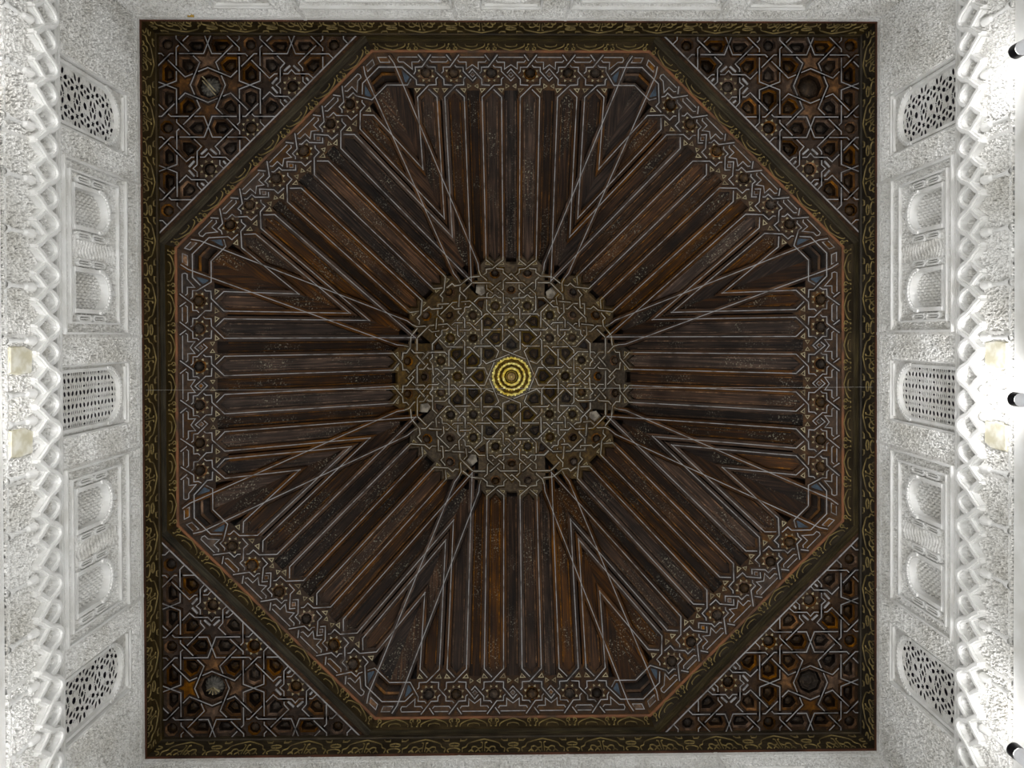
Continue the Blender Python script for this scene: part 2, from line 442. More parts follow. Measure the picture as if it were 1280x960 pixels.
R0 = ZC + 5.28                 # foot of the carved stucco
WIN_S = (-2.42, 0.0, 2.42)
WHW, WZ0, WZ1 = 0.285, ZC + 5.955, ZC + 7.03
ARCH_S = (-1.545, -0.88, 0.88, 1.545)
AHW, AZ0, AZS, AZ1 = 0.165, ZC + 6.12, ZC + 6.47, ZC + 6.66
def wall_mesh():
    ds = 0.0066
    s = np.arange(-W, W + ds / 2, ds); z = np.arange(R0, Z_WALL + ds / 2, ds)
    z[-1] = Z_WALL
    S, Z = np.meshgrid(s, z)
    A = np.abs(S)
    k = 2 * np.pi / 0.088
    wx = 0.018 * np.sin(k * 0.5 * Z + 1.3 * np.sin(k * 0.31 * S)) + 0.012 * np.sin(k * 1.1 * S + k * 0.7 * Z)
    wz = 0.018 * np.sin(k * 0.53 * S + 1.1 * np.sin(k * 0.37 * Z)) + 0.012 * np.sin(k * 0.9 * Z - k * 0.8 * S)
    g = np.sin(k * (S + wx)) * np.cos(k * (Z + wz)) + 0.55 * np.sin(2.1 * k * (S - wz)) * np.sin(1.9 * k * (Z + wx))
    h = np.clip((0.36 - np.abs(g)) * 7, -1, 1) * 0.5 + 0.5
    h2 = np.clip((np.sin(2.6 * k * (S + wz)) * np.sin(2.4 * k * (Z - wx)) - 0.28) * 6, -1, 1) * 0.5 + 0.5
    h = np.maximum(h, 0.8 * h2)
    amp = 0.034
    H = amp * h
    # upright lettering-like carving in the tall strips beside the windows
    strip = (np.abs(A - 0.41) < 0.085) | (np.abs(A - 2.02) < 0.085) | (np.abs(A - 2.83) < 0.085)
    up = np.clip(np.sin(2 * np.pi * Z / 0.045 + 2.2 * np.sin(2 * np.pi * S / 0.16 + Z * 9)) * 2.2, -1, 1) * 0.5 + 0.5
    H = np.where(strip & (Z < 0), amp * (0.25 + 0.9 * up * (0.6 + 0.4 * np.sin(2 * np.pi * S / 0.05))), H)
    mid = (np.abs(A - 1.2125) < 0.075) & (Z > AZ0 - 0.05) & (Z < AZ1 + 0.1)
    H = np.where(mid, amp * (0.2 + 0.9 * up), H)
    # net pattern inside the blind arches
    for c in ARCH_S:
        x = S - c
        ins = (np.abs(x) < AHW) & (Z > AZ0) & ((Z < AZS) | (x ** 2 + (Z - AZS) ** 2 < AHW ** 2 * 1.0))
        net = np.abs(np.sin(np.pi * (x + 0.8 * Z) / 0.05)) * np.abs(np.sin(np.pi * (x - 0.8 * Z) / 0.05))
        H = np.where(ins, -0.05 + 0.040 * np.clip(net * 3.2 - 0.5, 0, 1), H)
    # plain bands
    H = np.where((np.abs(Z - (ZC + 5.915)) < 0.022), 0.02, H)
    H = np.where(Z > Z_WALL - 0.05, 0.03 + 0.0 * Z, H)
    H = np.where((np.abs(A - 0.515) < 0.014) | (np.abs(A - 1.925) < 0.014), 0.034, H)
    H[:, [0, -1]] = 0
    ny, nx = S.shape
    V = np.stack([S, Z, H], -1).reshape(-1, 3)
    idx = np.arange(nx * ny).reshape(ny, nx)
    Fq = np.stack([idx[:-1, :-1], idx[:-1, 1:], idx[1:, 1:], idx[1:, :-1]], -1).reshape(-1, 4)
    cs = V[Fq].mean(1)
    keep = np.ones(len(Fq), bool)
    for c in WIN_S: keep &= ~((np.abs(cs[:, 0] - c) < WHW) & (cs[:, 1] > WZ0) & (cs[:, 1] < WZ1))
    Fq = Fq[keep]
    # smooth plastered wall below the carving, with the door opening
    lo = [(-W, 0, 0.02), (-DOOR_W / 2, 0, 0.02), (DOOR_W / 2, 0, 0.02), (W, 0, 0.02), (-W, DOOR_H, 0.02), (-DOOR_W / 2, DOOR_H, 0.02), (DOOR_W / 2, DOOR_H, 0.02), (W, DOOR_H, 0.02), (-W, R0, 0.02), (W, R0, 0.02), (-W, R0, -0.02), (W, R0, -0.02)]
    b = len(V); V = np.concatenate([V, np.array(lo)])
    lf = [(0, 1, 5, 4), (2, 3, 7, 6), (4, 5, 9, 8), (5, 6, 9), (6, 7, 9), (8, 9, 11, 10)]
    me = bpy.data.meshes.new('carved_wall')
    me.from_pydata(V.tolist(), [], Fq.tolist() + [tuple(b + i for i in f) for f in lf])
    me.materials.append(M['stucco']); me.materials.append(M['smooth'])
    mi = np.zeros(len(Fq) + len(lf), int); mi[len(Fq):] = 1
    me.polygons.foreach_set('material_index', mi)
    me.update()
    return me
WM = wall_mesh()
def wall_matrix(nx, ny):
    n = Vector((nx, ny, 0)); up = Vector((0, 0, 1)); s = up.cross(n)
    m = Matrix((s, up, n)).transposed().to_4x4(); m.translation = -n * W
    return m
WALLS = {'left': wall_matrix(1, 0), 'right': wall_matrix(-1, 0), 'back': wall_matrix(0, 1), 'front': wall_matrix(0, -1)}
def arc(cx, cy, r, a0, a1, n): return [(cx + r * math.cos(a0 + (a1 - a0) * i / n), cy + r * math.sin(a0 + (a1 - a0) * i / n)) for i in range(n + 1)]

# shared wall pieces -------------------------------------------------
def blind_arch_mesh():
    mb = MB()
    path = [(-AHW, AZ0), (-AHW, AZS)] + arc(0, AZS, AHW, PI, 0, 18) + [(AHW, AZ0)]
    mb.ribbon(path, 0.017, -0.05, 0.052); mb.ribbon([(-AHW - 0.02, AZ0), (AHW + 0.02, AZ0)], 0.014, -0.05, 0.048)
    for i in range(15):          # beaded lobes along the arch
        a = PI * (i + 0.5) / 15
        mb.prism(ngon((AHW + 0.008) * math.cos(a), AZS + (AHW + 0.008) * math.sin(a), 0.018, 6, a), 0.0, 0.066)
    mb.prism(ngon(0, AZS + AHW + 0.05, 0.026, 8), 0, 0.06)
    return mb.mesh('blind_arch', ['smooth'])
def cartouche_mesh():
    mb = MB(); hw, hh = 0.022, 0.098
    p = [(-hw, -hh + hw), (0, -hh), (hw, -hh + hw), (hw, hh - hw), (0, hh), (-hw, hh - hw)]
    mb.ribbon(p, 0.007, 0, 0.052, closed=True); mb.ribbon([(0, -hh * 0.6), (0, hh * 0.6)], 0.005, 0, 0.046)
    return mb.mesh('cartouche', ['smooth'])
def frame_mesh(x0, x1, y0, y1, hw, h):
    mb = MB(); mb.ribbon([(x0, y0), (x1, y0), (x1, y1), (x0, y1)], hw, 0, h, closed=True)
    return mb.mesh('panel_frame', ['smooth'])
def course_mesh(z, hw, h):
    mb = MB(); mb.ribbon([(-W + 0.03, z), (W - 0.03, z)], hw, -0.01, h)
    return mb.mesh('string_course', ['smooth'])
BLIND, CART = blind_arch_mesh(), cartouche_mesh()
FR1 = frame_mesh(0.535, 1.905, ZC + 5.985, ZC + 6.94, 0.009, 0.058)
FR2 = frame_mesh(0.62, 1.82, ZC + 6.06, ZC + 6.80, 0.008, 0.056)
COURSES = [course_mesh(ZC + 5.885, 0.012, 0.05), course_mesh(ZC + 5.945, 0.008, 0.042), course_mesh(ZC + 7.17, 0.008, 0.03), course_mesh(ZC + 5.315, 0.010, 0.03)]
PITCH = 0.385
def arch_rib_mesh():
    q = PITCH / 2
    half = [(q * 1.0, ZC + 5.585), (q * 0.80, ZC + 5.645), (q * 0.55, ZC + 5.705), (q * 0.42, ZC + 5.755), (q * 0.33, ZC + 5.80), (q * 0.18, ZC + 5.838), (0, ZC + 5.852)]
    path = half + [(-x, y) for x, y in half[::-1][1:]]
    mb = MB(); mb.ribbon(path, 0.025, -0.01, 0.062); mb.ribbon(path, 0.012, 0.058, 0.078)
    return mb.mesh('interlaced_arch', ['smooth'])
ARIB = arch_rib_mesh()
def colonnette_mesh():
    mb = MB()
    prof = [(0.030, 5.29), (0.030, 5.33), (0.017, 5.34), (0.015, 5.50), (0.026, 5.52), (0.034, 5.575), (0.036, 5.60)]
    rings = [[(r * math.cos(PI * j / 8), ZC + z, r * math.sin(PI * j / 8) * 1.2) for j in range(9)] for r, z in prof]
    mb.loft(rings, 0, close=False)
    return mb.mesh('colonnette', ['smooth'])
COLN = colonnette_mesh()
def patch_mesh():
    mb = MB(); p = [(-0.10, -0.125), (0.085, -0.13), (0.10, -0.02), (0.088, 0.12), (-0.07, 0.125), (-0.102, 0.04)]
    rings = [[(x * k, y * k + ZC + 5.455, z) for x, y in p] for k, z in ((1.02, -0.01), (1.0, 0.022), (0.93, 0.032))]
    mb.loft(rings, 0, cap=0)
    return mb.mesh('plaster_patch', ['plaster'])
PATCH = patch_mesh()
# windows
def lattice_holes(kind):
    hs = []; x0, x1, y0, y1 = -0.235, 0.235, WZ0 + 0.015, ZC + 6.93
    def lens(cx, cy, l, w, a):
        pts = [(l * math.cos(t), w * math.sin(t)) for t in [2 * PI * i / 8 for i in range(8)]]
        return [(cx + x, cy + y) for x, y in rotp(pts, a)]
    if kind == 'mid':
        n = 9; dx = (x1 - x0) / n
        for j in range(n):
            cx = x0 + dx * (j + 0.5); m = int((y1 - y0) / 0.056)
            for i in range(m):
                cy = y0 + 0.028 + i * 0.056
                if j % 2 == 0:
                    if i % 4 == 3: hs.append([(cx + r * math.cos(a), cy + r * math.sin(a)) for i2 in range(8) for a, r in [(i2 * PI / 4, 0.024 if i2 % 2 == 0 else 0.012)]])
                    else: hs.append(lens(cx, cy - 0.013, 0.019, 0.010, 0)); hs.append(lens(cx, cy + 0.014, 0.019, 0.010, 0))
                else: hs.append(lens(cx, cy, 0.0245, 0.019, (0.6 if (i // 2) % 2 else -0.5)))
    else:
        d = 0.235
        for j in range(2):
            for i in range(4):
                cx = x0 + d * (j + 0.5); cy = y0 + d * (i + 0.5)
                hs.append([(cx + r * math.cos(a), cy + r * math.sin(a)) for i2 in range(12) for a, r in [(i2 * PI / 6, 0.036 if i2 % 2 == 0 else 0.018)]])
                for q in range(8):
                    a = (q + 0.5) * PI / 4
                    hs.append(lens(cx + 0.078 * math.cos(a), cy + 0.078 * math.sin(a), 0.034, 0.0195, a))
                if j < 1: hs.append(ngon(cx + d / 2, cy, 0.026, 6)); hs.append(lens(cx + d / 2, cy + d / 2, 0.034, 0.028, PI / 4))
                for q in (-1, 1):
                    for q2 in (-1, 1): hs.append(lens(cx + q * 0.045, cy + q2 * 0.108, 0.016, 0.010, q * q2 * 0.6)); hs.append(lens(cx + q * 0.105, cy + q2 * 0.045, 0.010, 0.016, q * q2 * 0.6))
                hs.append(ngon(cx, cy + d / 2, 0.022, 6))
    return [h for h in hs if all(x0 < p[0] < x1 and y0 < p[1] < y1 + 0.05 for p in h)]
LAT = {}
for kd in ('mid', 'side'):
    mb = MB(); zf = -0.034
    holed(mb, [(-0.25, WZ0 + 0.005), (0.25, WZ0 + 0.005), (0.25, ZC + 7.0), (-0.25, ZC + 7.0)], lattice_holes(kd), zf, 0, wall=-0.006, wmi=0)
    LAT[kd] = mb.mesh('lattice', ['stucco'])
mb = MB()
hole = [(-0.225, WZ0 + 0.012), (0.225, WZ0 + 0.012), (0.225, ZC + 6.68)] + arc(0, ZC + 6.68, 0.225, 0, PI, 22)[1:]
holed(mb, [(-WHW + 0.02, WZ0 + 0.01), (WHW - 0.02, WZ0 + 0.01), (WHW - 0.02, WZ1 - 0.01), (-WHW + 0.02, WZ1 - 0.01)], [hole], -0.012, 0, wall=-0.03, wmi=0)
SPAN = mb.mesh('spandrel', ['stucco'])
mb = MB()
path = [(-0.235, WZ0 + 0.012), (-0.235, ZC + 6.68)] + arc(0, ZC + 6.68, 0.235, PI, 0, 22) + [(0.235, WZ0 + 0.012)]
mb.ribbon(path, 0.013, -0.04, 0.004)
for i in range(21):
    a = PI * (i + 0.5) / 21; mb.prism(ngon(0.243 * math.cos(a), ZC + 6.68 + 0.243 * math.sin(a), 0.0175, 6, a), -0.04, 0.012)
ARCHM = mb.mesh('arch_moulding', ['smooth'])
mb = MB(); mb.ribbon([(-WHW, WZ0), (WHW, WZ0), (WHW, WZ1), (-WHW, WZ1)], 0.016, -0.09, 0.022, closed=True)
mb.ribbon([(-WHW + 0.045, WZ1 - 0.035), (WHW - 0.045, WZ1 - 0.035)], 0.008, -0.02, 0.01)
WFRAME = mb.mesh('window_frame', ['smooth'])
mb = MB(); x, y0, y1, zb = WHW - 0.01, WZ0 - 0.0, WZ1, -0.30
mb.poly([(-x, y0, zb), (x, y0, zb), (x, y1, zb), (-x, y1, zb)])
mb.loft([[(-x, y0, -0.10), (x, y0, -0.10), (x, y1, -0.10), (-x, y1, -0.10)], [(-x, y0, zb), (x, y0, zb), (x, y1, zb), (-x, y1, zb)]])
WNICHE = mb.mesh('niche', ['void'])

WALL_DESC = {'left': 'left', 'right': 'right', 'back': 'back', 'front': 'front'}
wlab = {'left': 'white carved stucco wall with two yellowed plaster patches, opposite the white lamps',
        'right': 'white carved stucco wall carrying the white cylindrical lamps',
        'back': 'white carved stucco wall above the timber frieze with a small amber stain',
        'front': 'white carved stucco wall showing only its narrow top edge'}
nwin = 0
for side, mx in WALLS.items():
    wo = add('wall_' + side, WM, None, mx)
    tag(wo, wlab[side], 'wall', 'structure')
    for cme in COURSES: add('string_course', cme, wo)
    for c in ARCH_S: add('blind_arch', BLIND, wo, loc=(c, 0, 0))
    for sg in (1, -1):
        fm = Matrix.Identity(4) if sg == 1 else Matrix.Rotation(PI, 4, 'Y') @ Matrix.Scale(1, 4)
        if sg == 1:
            add('panel_frame', FR1, wo); add('panel_frame', FR2, wo)
        else:
            add('panel_frame', FR1, wo, loc=(-0.535 - 1.905, 0, 0)); add('panel_frame', FR2, wo, loc=(-0.62 - 1.82, 0, 0))
    for c in ARCH_S:
        for dx in (-0.225, 0.225):
            for z in (ZC + 6.26, ZC + 6.48): add('cartouche', CART, wo, loc=(c + dx, z, 0))
    for wi, c in enumerate(WIN_S):
        nwin += 1
        root = add('window_%d' % nwin, WFRAME, None, mx @ Matrix.Translation((c, 0, 0)))
        where = {'left': 'on the wall opposite the white lamps', 'right': 'on the wall with the white lamps', 'back': 'on the wall with the amber stain', 'front': 'on the narrow-edged wall'}[side]
        if wi == 1: lb = 'middle arched window with fine leaf-pattern stucco lattice, ' + where
        else: lb = 'arched corner window with star-pattern stucco lattice, ' + where
        tag(root, lb, 'window', 'structure', None if wi == 1 else 'corner windows ' + where)
        add('lattice', LAT['mid' if wi == 1 else 'side'], root); add('spandrel', SPAN, root); add('arch_moulding', ARCHM, root); add('niche', WNICHE, root)
    if side in ('left', 'right'):
        n = int(W / (PITCH / 2)) - 1
        for i in range(-n, n + 1): add('interlaced_arch', ARIB, wo, loc=(i * PITCH / 2, 0, 0.012 * (i % 2)))
        cpos = [0.10] + [0.4815 + PITCH * i for i in range(8)]
        for c in cpos:
            for sg in (1, -1): add('colonnette', COLN, wo, loc=(c * sg, 0, 0.024))
        for c in (-0.29, 0.29): add('plaster_patch', PATCH, wo, loc=(c + (0.05 if side == 'left' else 0.07) * (-1 if side == 'left' else 1), 0, 0.012))['label'] = 'smooth yellowed plaster patch'
    if side == 'back':
        mb = MB(); mb.prism([(2.925, 8.405), (2.98, 8.40), (2.99, 8.42), (2.93, 8.425)], 0.01, 0.04)
        add('amber_stain', mb.mesh('amber_stain', ['ambr']), wo)['label'] = 'small amber stain'

# ------------------------------------------------------------------ timber friezes
def curve(pts, n=6):            # Catmull-Rom through the points
    P = [pts[0]] + list(pts) + [pts[-1]]; out = []
    for i in range(1, len(P) - 2):
        for k in range(n):
            t = k / n; a, b, c, d = P[i - 1], P[i], P[i + 1], P[i + 2]
            out.append(tuple(0.5 * (2 * b[j] + (c[j] - a[j]) * t + (2 * a[j] - 5 * b[j] + 4 * c[j] - d[j]) * t * t + (3 * b[j] - a[j] - 3 * c[j] + d[j]) * t ** 3) for j in (0, 1)))
    out.append(tuple(pts[-1])); return out
def motif_big():
    mb = MB(); w = 0.0038; z0, z1 = 0, 0.010
    def L(p, sm=True):
        for q in (p, mirx(p)): mb.ribbon(curve(q, 4) if sm else q, w, z0, z1)
    L([(0.20, 0.04), (0.205, 0.10), (0.17, 0.13), (0.15, 0.19), (0.08, 0.235), (0.0, 0.27)])
    L([(0.012, 0.05), (0.012, 0.20), (0.03, 0.21)], False); L([(0.012, 0.12), (0.05, 0.10), (0.075, 0.13), (0.11, 0.12), (0.11, 0.05)])
    L([(0.03, 0.04), (0.05, 0.075), (0.075, 0.04)]); L([(0.095, 0.04), (0.115, 0.07), (0.14, 0.04)])
    L([(0.24, 0.04), (0.225, 0.07), (0.25, 0.10), (0.285, 0.11)]); L([(0.285, 0.145), (0.25, 0.15), (0.24, 0.18), (0.285, 0.20)])
    L([(0.23, 0.27), (0.23, 0.24), (0.19, 0.24), (0.17, 0.27)], False)
    return mb.mesh('carved_motif', ['ochre'])
def motif_small():
    mb = MB(); w = 0.0034; z0, z1 = 0, 0.009
    def L(p):
        for q in (p, mirx(p)): mb.ribbon(curve(q, 4), w, z0, z1)
    L([(0.135, 0.015), (0.13, 0.05), (0.085, 0.09), (0.0, 0.128)]); L([(0.06, 0.02), (0.05, 0.05), (0.0, 0.065)])
    L([(0.182, 0.02), (0.168, 0.02), (0.166, 0.065), (0.148, 0.085), (0.152, 0.115), (0.182, 0.13)]); L([(0.182, 0.085), (0.172, 0.10), (0.182, 0.115)])
    return mb.mesh('carved_motif', ['ochre'])
MOT_B, MOT_S = motif_big(), motif_small()
trim_n = 0
def next_trim():
    global trim_n; trim_n += 1; return 'trim_%d' % trim_n
FH = Z_PANEL - Z_WALL
mb = MB()
prof = [(0.0, 0.0), (0.032, 0.0), (0.036, 0.028), (0.020, 0.036), (0.020, 0.335), (0.034, 0.342), (0.034, 0.372), (0.026, 0.38), (0.026, FH + 0.03), (0.0, FH + 0.03)]   # (proud, height)
rings = [[((-1 if e == 0 else 1) * (W - p), h, p) for p, h in prof] for e in (0, 1)]
mb.loft([rings[0], rings[1]], mi=0)
mb.m = [1 if j in (0, 1, 2) else 0 for j in range(len(mb.f))]
FRZ = mb.mesh('frieze', ['frieze', 'redwood'])
flab = {'left': 'carved dark timber frieze above the wall opposite the white lamps', 'right': 'carved dark timber frieze above the wall with white lamps',
        'back': 'carved dark timber frieze above the wall with the amber stain', 'front': 'carved dark timber frieze with bright ochre arches above the narrow-edged wall'}
for side, mx in WALLS.items():
    o = add(next_trim(), FRZ, None, mx @ Matrix.Translation((0, Z_WALL, 0)))
    tag(o, flab[side], 'frieze', 'structure')
    n = 12; st = (2 * W - 0.1) / n
    for i in range(n): add('carved_motif', MOT_B, o, loc=((i - (n - 1) / 2) * st, 0.035, 0.020))
# octagon beams ------------------------------------------------------
BP = [(3.530, Z_PANEL + 0.06), (3.500, Z_PANEL - 0.015), (3.478, Z_PANEL - 0.022), (3.470, Z_PANEL - 0.010), (3.455, Z_PANEL - 0.012), (3.445, Z_PANEL + 0.004), (3.432, Z_PANEL + 0.004)]
BQ = [(3.432, Z_PANEL + 0.004), (3.402, Z_DOME - 0.015)]
BO = [(3.402, Z_DOME - 0.022), (3.390, Z_DOME - 0.022), (3.381, Z_DOME - 0.012), (3.381, Z_DOME + 0.006), (3.400, Z_DOME + 0.03)]
def side_prism(prof, mi=0):
    mb = MB(); mb.loft([[(-a * T22, a, z) for a, z in prof], [(a * T22, a, z) for a, z in prof]], mi, close=False); return mb
BEAM = side_prism(BP).mesh('beam', ['mould']); BAND = side_prism(BQ).mesh('carved_band', ['frieze']); ORM = side_prism(BO).mesh('painted_moulding', ['orange'])
dv = Vector((0, BQ[1][0] - BQ[0][0], BQ[1][1] - BQ[0][1])); dl = dv.length; dv.normalize()
bl = {0: 'dark octagon beam along the wall with white lamps', 2: 'dark octagon beam along the narrow-edged wall', 4: 'dark octagon beam along the wall opposite the white lamps', 6: 'dark octagon beam along the wall with the amber stain',
      1: 'diagonal octagon beam below the corner panel with the plain ringed brown boss', 3: 'diagonal octagon beam below the corner panel with the fan-ribbed grey boss', 5: 'diagonal octagon beam below the corner panel with the split grey boss', 7: 'diagonal octagon beam below the corner panel with the swirled brown boss'}
for k in range(8):
    ph = k * PI / 4
    o = add(next_trim(), BEAM, None, Matrix.Rotation(ph - PI / 2, 4, 'Z'))
    tag(o, bl[k], 'beam', 'structure')
    b = add('carved_band', BAND, o)
    add('painted_moulding', ORM, o)['label'] = 'orange painted moulding'
    n = 7; st = 2 * 3.41 * T22 / n * 0.985
    xl = Vector((1, 0, 0)); nl = xl.cross(dv)
    if nl.y > 0: xl = -xl; nl = xl.cross(dv)
    for i in range(n):
        m = Matrix((xl, dv, nl)).transposed().to_4x4(); m.translation = Vector(((i - (n - 1) / 2) * st, BQ[0][0], BQ[0][1])) + dv * 0.02 + nl * 0.001
        add('carved_motif', MOT_S, b, m)

# ------------------------------------------------------------------ corner panels
PU = 7.66 / 960.0
CO = 64.0
HS = [(-1, 0, 63.5), (0, -1, 63.5), (1, 1, 121.0)]
NODES = [(i, j) for i in range(-2, 3) for j in range(-2, 3)]
P4 = 103.0
def chev(node):
    sp = node in ((0, -1), (-1, 0))
    half = [(57, -38.7), (98, -38.7), (103, -51.5)]
    start = [(0, -19), (4.5, -14), (21, -13.8), (27.2, -8.4)] if sp else [(0, -21.5), (28, -9.8)]
    hp = start + half
    full = mirx(hp)[::-1] + hp[1:]
    res = []
    for q in range(4):
        res.append([(x + node[0] * P4, y + node[1] * P4) for x, y in rotp(full, q * PI / 2)])
    return res
strips = []
for nd in NODES:
    for s in chev(nd): strips += clip_line(s, HS)
cof = []; stars = []; bosses = []
K1 = [(10.5, -28), (21.5, -38.7), (38.7, -38.7), (38.7, -21.5), (28, -10), (16, -16)]
K2 = [(-5, -39), (0, -51.5), (-5, -64), (-21.5, -64), (-33.5, -51.5), (-21.5, -39)]
NS = [(0, -21.5), (15, -15.5), (10.5, -28), (21, -38.7), (5, -38.7), (0, -51), (-5, -38.7), (-21, -38.7), (-10.5, -28), (-15, -15.5)]
for nd in NODES:
    o = (nd[0] * P4, nd[1] * P4); mv = lambda p: [(x + o[0], y + o[1]) for x, y in p]
    for q in range(4):
        a = q * PI / 2
        cof.append(mv(rotp(K1, a)))
        if q in (0, 3):
            cof.append(mv(rotp(K2, a))); cof.append(mv(rotp(mirx(K2), a)))
        if nd not in ((0, -1), (-1, 0)): stars.append(mv(rotp(NS, a)))
    bosses.append((o[0] + P4 / 2, o[1] + P4 / 2))
holes = []
HSI = [(-1, 0, 60.0), (0, -1, 60.0), (1, 1, 119.0)]
for p in cof:
    if area(p) < 0: p = p[::-1]
    c = clip_poly(p, HS)
    if len(c) < 3 or abs(area(c)) < 0.42 * abs(area(p)): continue
    c = clip_poly(p, HSI)
    if len(c) >= 3:
        h = inset(c, 3.3)
        if area(h) > 30: holes.append(h)
bos = [b for b in bosses if b[0] < 62 and b[1] < 62 and b[0] + b[1] > -112] + [(0.0, -P4), (-P4, 0.0)]
bh = []
for b in bos:
    r = min(9.2, 60.0 - b[0] if b[0] > 45 else 99, 60.0 - b[1] if b[1] > 45 else 99)
    bh.append(ngon(b[0], b[1], max(r, 6.5), 8, PI / 8))
octh = ngon(0, 0, 18.2, 8, 0)
outer = clip_poly([(-400, -400), (64, -400), (64, 64), (-400, 64)], [(1, 1, 130.0)])
mb = MB(); holed(mb, outer, holes + bh + [octh], 0.0, 0)
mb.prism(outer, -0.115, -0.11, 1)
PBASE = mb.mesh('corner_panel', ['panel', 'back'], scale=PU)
proto = []
for me in strip_meshes('lace_strip', strips, 2.7, 0.52, -0.004, 0.014, 0.005, 3.6, PU, ['lace', 'line']): proto.append(('lace_strip', me, None))
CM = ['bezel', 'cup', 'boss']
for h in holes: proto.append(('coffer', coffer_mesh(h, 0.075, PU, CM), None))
TE = teeth_mesh(8.6, 11.6, 0.0, PU)
for b, h in zip(bos, bh):
    hl = [(x - b[0], y - b[1]) for x, y in h]
    cme = coffer_mesh(hl, 0.06, PU, CM, boss=False)
    proto.append(('coffer', cme, (b[0] * PU, b[1] * PU, 0)))
    r = math.dist(hl[0], (0, 0))
    proto.append(('boss', boss_mesh(r * 0.74, 0.045, -0.055, PU), (b[0] * PU, b[1] * PU, 0)))
    if r > 9: proto.append(('star_inlay', TE, (b[0] * PU, b[1] * PU, 0)))
for p in stars:
    c = clip_poly(p, HS)
    if len(c) < 3 or abs(area(c)) < 0.35 * abs(area(p)): continue
    mb = MB(); c = inset(c, 3.2)
    if abs(area(c)) < 12: continue
    mb.prism(c, -0.002, 0.006); proto.append(('star_tile', mb.mesh('star_tile', ['bezel'], scale=PU), None))
for nd in ((0, -1), (-1, 0)):           # pale inlay bars beside the small stars
    for q in range(4):
        for sg in (1, -1):
            p = [(x + nd[0] * P4, y + nd[1] * P4) for x, y in rotp([(sg * 2.0, -24.5), (sg * 9.5, -17.8)], q * PI / 2)]
            for s in clip_line(p, [(-1, 0, 60), (0, -1, 60), (1, 1, 118)]):
                mb = MB(); mb.ribbon(s, 1.1, 0.0, 0.010); proto.append(('pale_inlay', mb.mesh('pale_inlay', ['line'], scale=PU), None))
mb = MB(); e = 121.5; mb.ribbon([(62.5, -e - 62.5), (-e - 62.5, 62.5)], 0.75, 0.0, 0.016); proto.append(('border_line', mb.mesh('border_line', ['line'], scale=PU), None))
mb = MB(); e = 126.5; mb.ribbon([(62.5, -e - 62.5), (-e - 62.5, 62.5)], 3.0, -0.004, 0.012); proto.append(('border_strip', mb.mesh('border_strip', ['lace'], scale=PU), None))

def central_boss(kind):
    mb = MB(); f = lambda r, z, a0=0: [(x, y, z) for x, y in ngon(0, 0, r, 8, a0)]
    mb.loft([f(18.2, 0.004), f(16.8, -0.02), f(15.5, -0.02), f(14.0, -0.075)], mi=[0, 0, 1], cap=1)
    n = 48; rings = []
    for k in range(7):
        t = k / 6 * PI / 2 * 0.96; ring = []
        for j in range(n):
            a = 2 * PI * j / n
            r = 12.6 * math.cos(t)
            tw = a + (0.9 * k / 6 if kind == 'swirl' else 0)
            r *= 1 - 0.10 * abs(math.sin(tw * (8 if kind != 'ring' else 4)))
            zz = -0.072 + 0.06 * math.sin(t)
            if kind == 'ring': zz = -0.072 + 0.05 * (1 if k in (1, 2, 5, 6) else 0.6) * min(1, k)
            ring.append((r * math.cos(a), r * math.sin(a), zz))
        rings.append(ring)
    mb.loft(rings, 2, cap=2)
    if kind == 'split':
        for d in (-2.5, 2.5): mb.ribbon([(-9 + d, -8), (9 + d, 8)], 0.7, -0.03, -0.004, 3)
    if kind == 'fan':
        for q in range(5): a = 0.5 + q * 0.5; mb.ribbon([(0, 0), (9.5 * math.cos(a), 9.5 * math.sin(a))], 0.6, -0.03, -0.006, 3)
    return mb.mesh('central_boss', ['bezel', 'cup', 'greyboss' if kind in ('split', 'fan') else 'boss', 'pale'], scale=PU)
cu = 'corner ceiling panels'
for q, kind, lb in ((0, 'ring', 'dark star-lattice corner panel with a plain ringed brown central boss'), (1, 'fan', 'dark star-lattice corner panel with a fan-ribbed grey central boss'),
                    (2, 'split', 'dark star-lattice corner panel with a split grey central boss'), (3, 'swirl', 'dark star-lattice corner panel with a swirled brown central boss')):
    m = Matrix(((0, 1, 0), (1, 0, 0), (0, 0, -1))).to_4x4(); c = W - CO * PU; m.translation = Vector((c, c, Z_PANEL))
    o = add('corner_panel', PBASE, None, Matrix.Rotation(q * PI / 2, 4, 'Z') @ m)
    tag(o, lb, 'ceiling panel', None, cu)
    for nm, me, loc in proto:
        if nm == 'boss': add(nm, me, last); continue
        last = add(nm, me, o, loc=loc)
        if nm == 'star_inlay': last['kind'] = 'stuff'
    add('central_boss', central_boss(kind), o)

# ------------------------------------------------------------------ dome
ceiling = add('ceiling', None); tag(ceiling, 'eight-sided dark timber dome ceiling with ribbed faces and flat lace crown', 'ceiling', 'structure')
U = 7.83 / 960.0
run = A_DOME - A_TOP; rise = Z_TOP - Z_DOME
TH = math.atan2(rise, run); LEN = math.hypot(run, rise) / U
HB = A_DOME * T22 / U; HT = A_TOP * T22 / U; HK = (HB - HT) / LEN
hip = lambda v: HB - HK * v
ST = [-107.5, -72.5, -24.5, 24.5, 72.5, 107.5]; CV = 25.5
vz = lambda w: LEN - w
fp = []                                          # (name, mesh, loc)
def fadd(name, mb, mats, loc=None, smooth=False): fp.append((name, mb.mesh(name, mats, smooth=smooth, scale=U), loc))
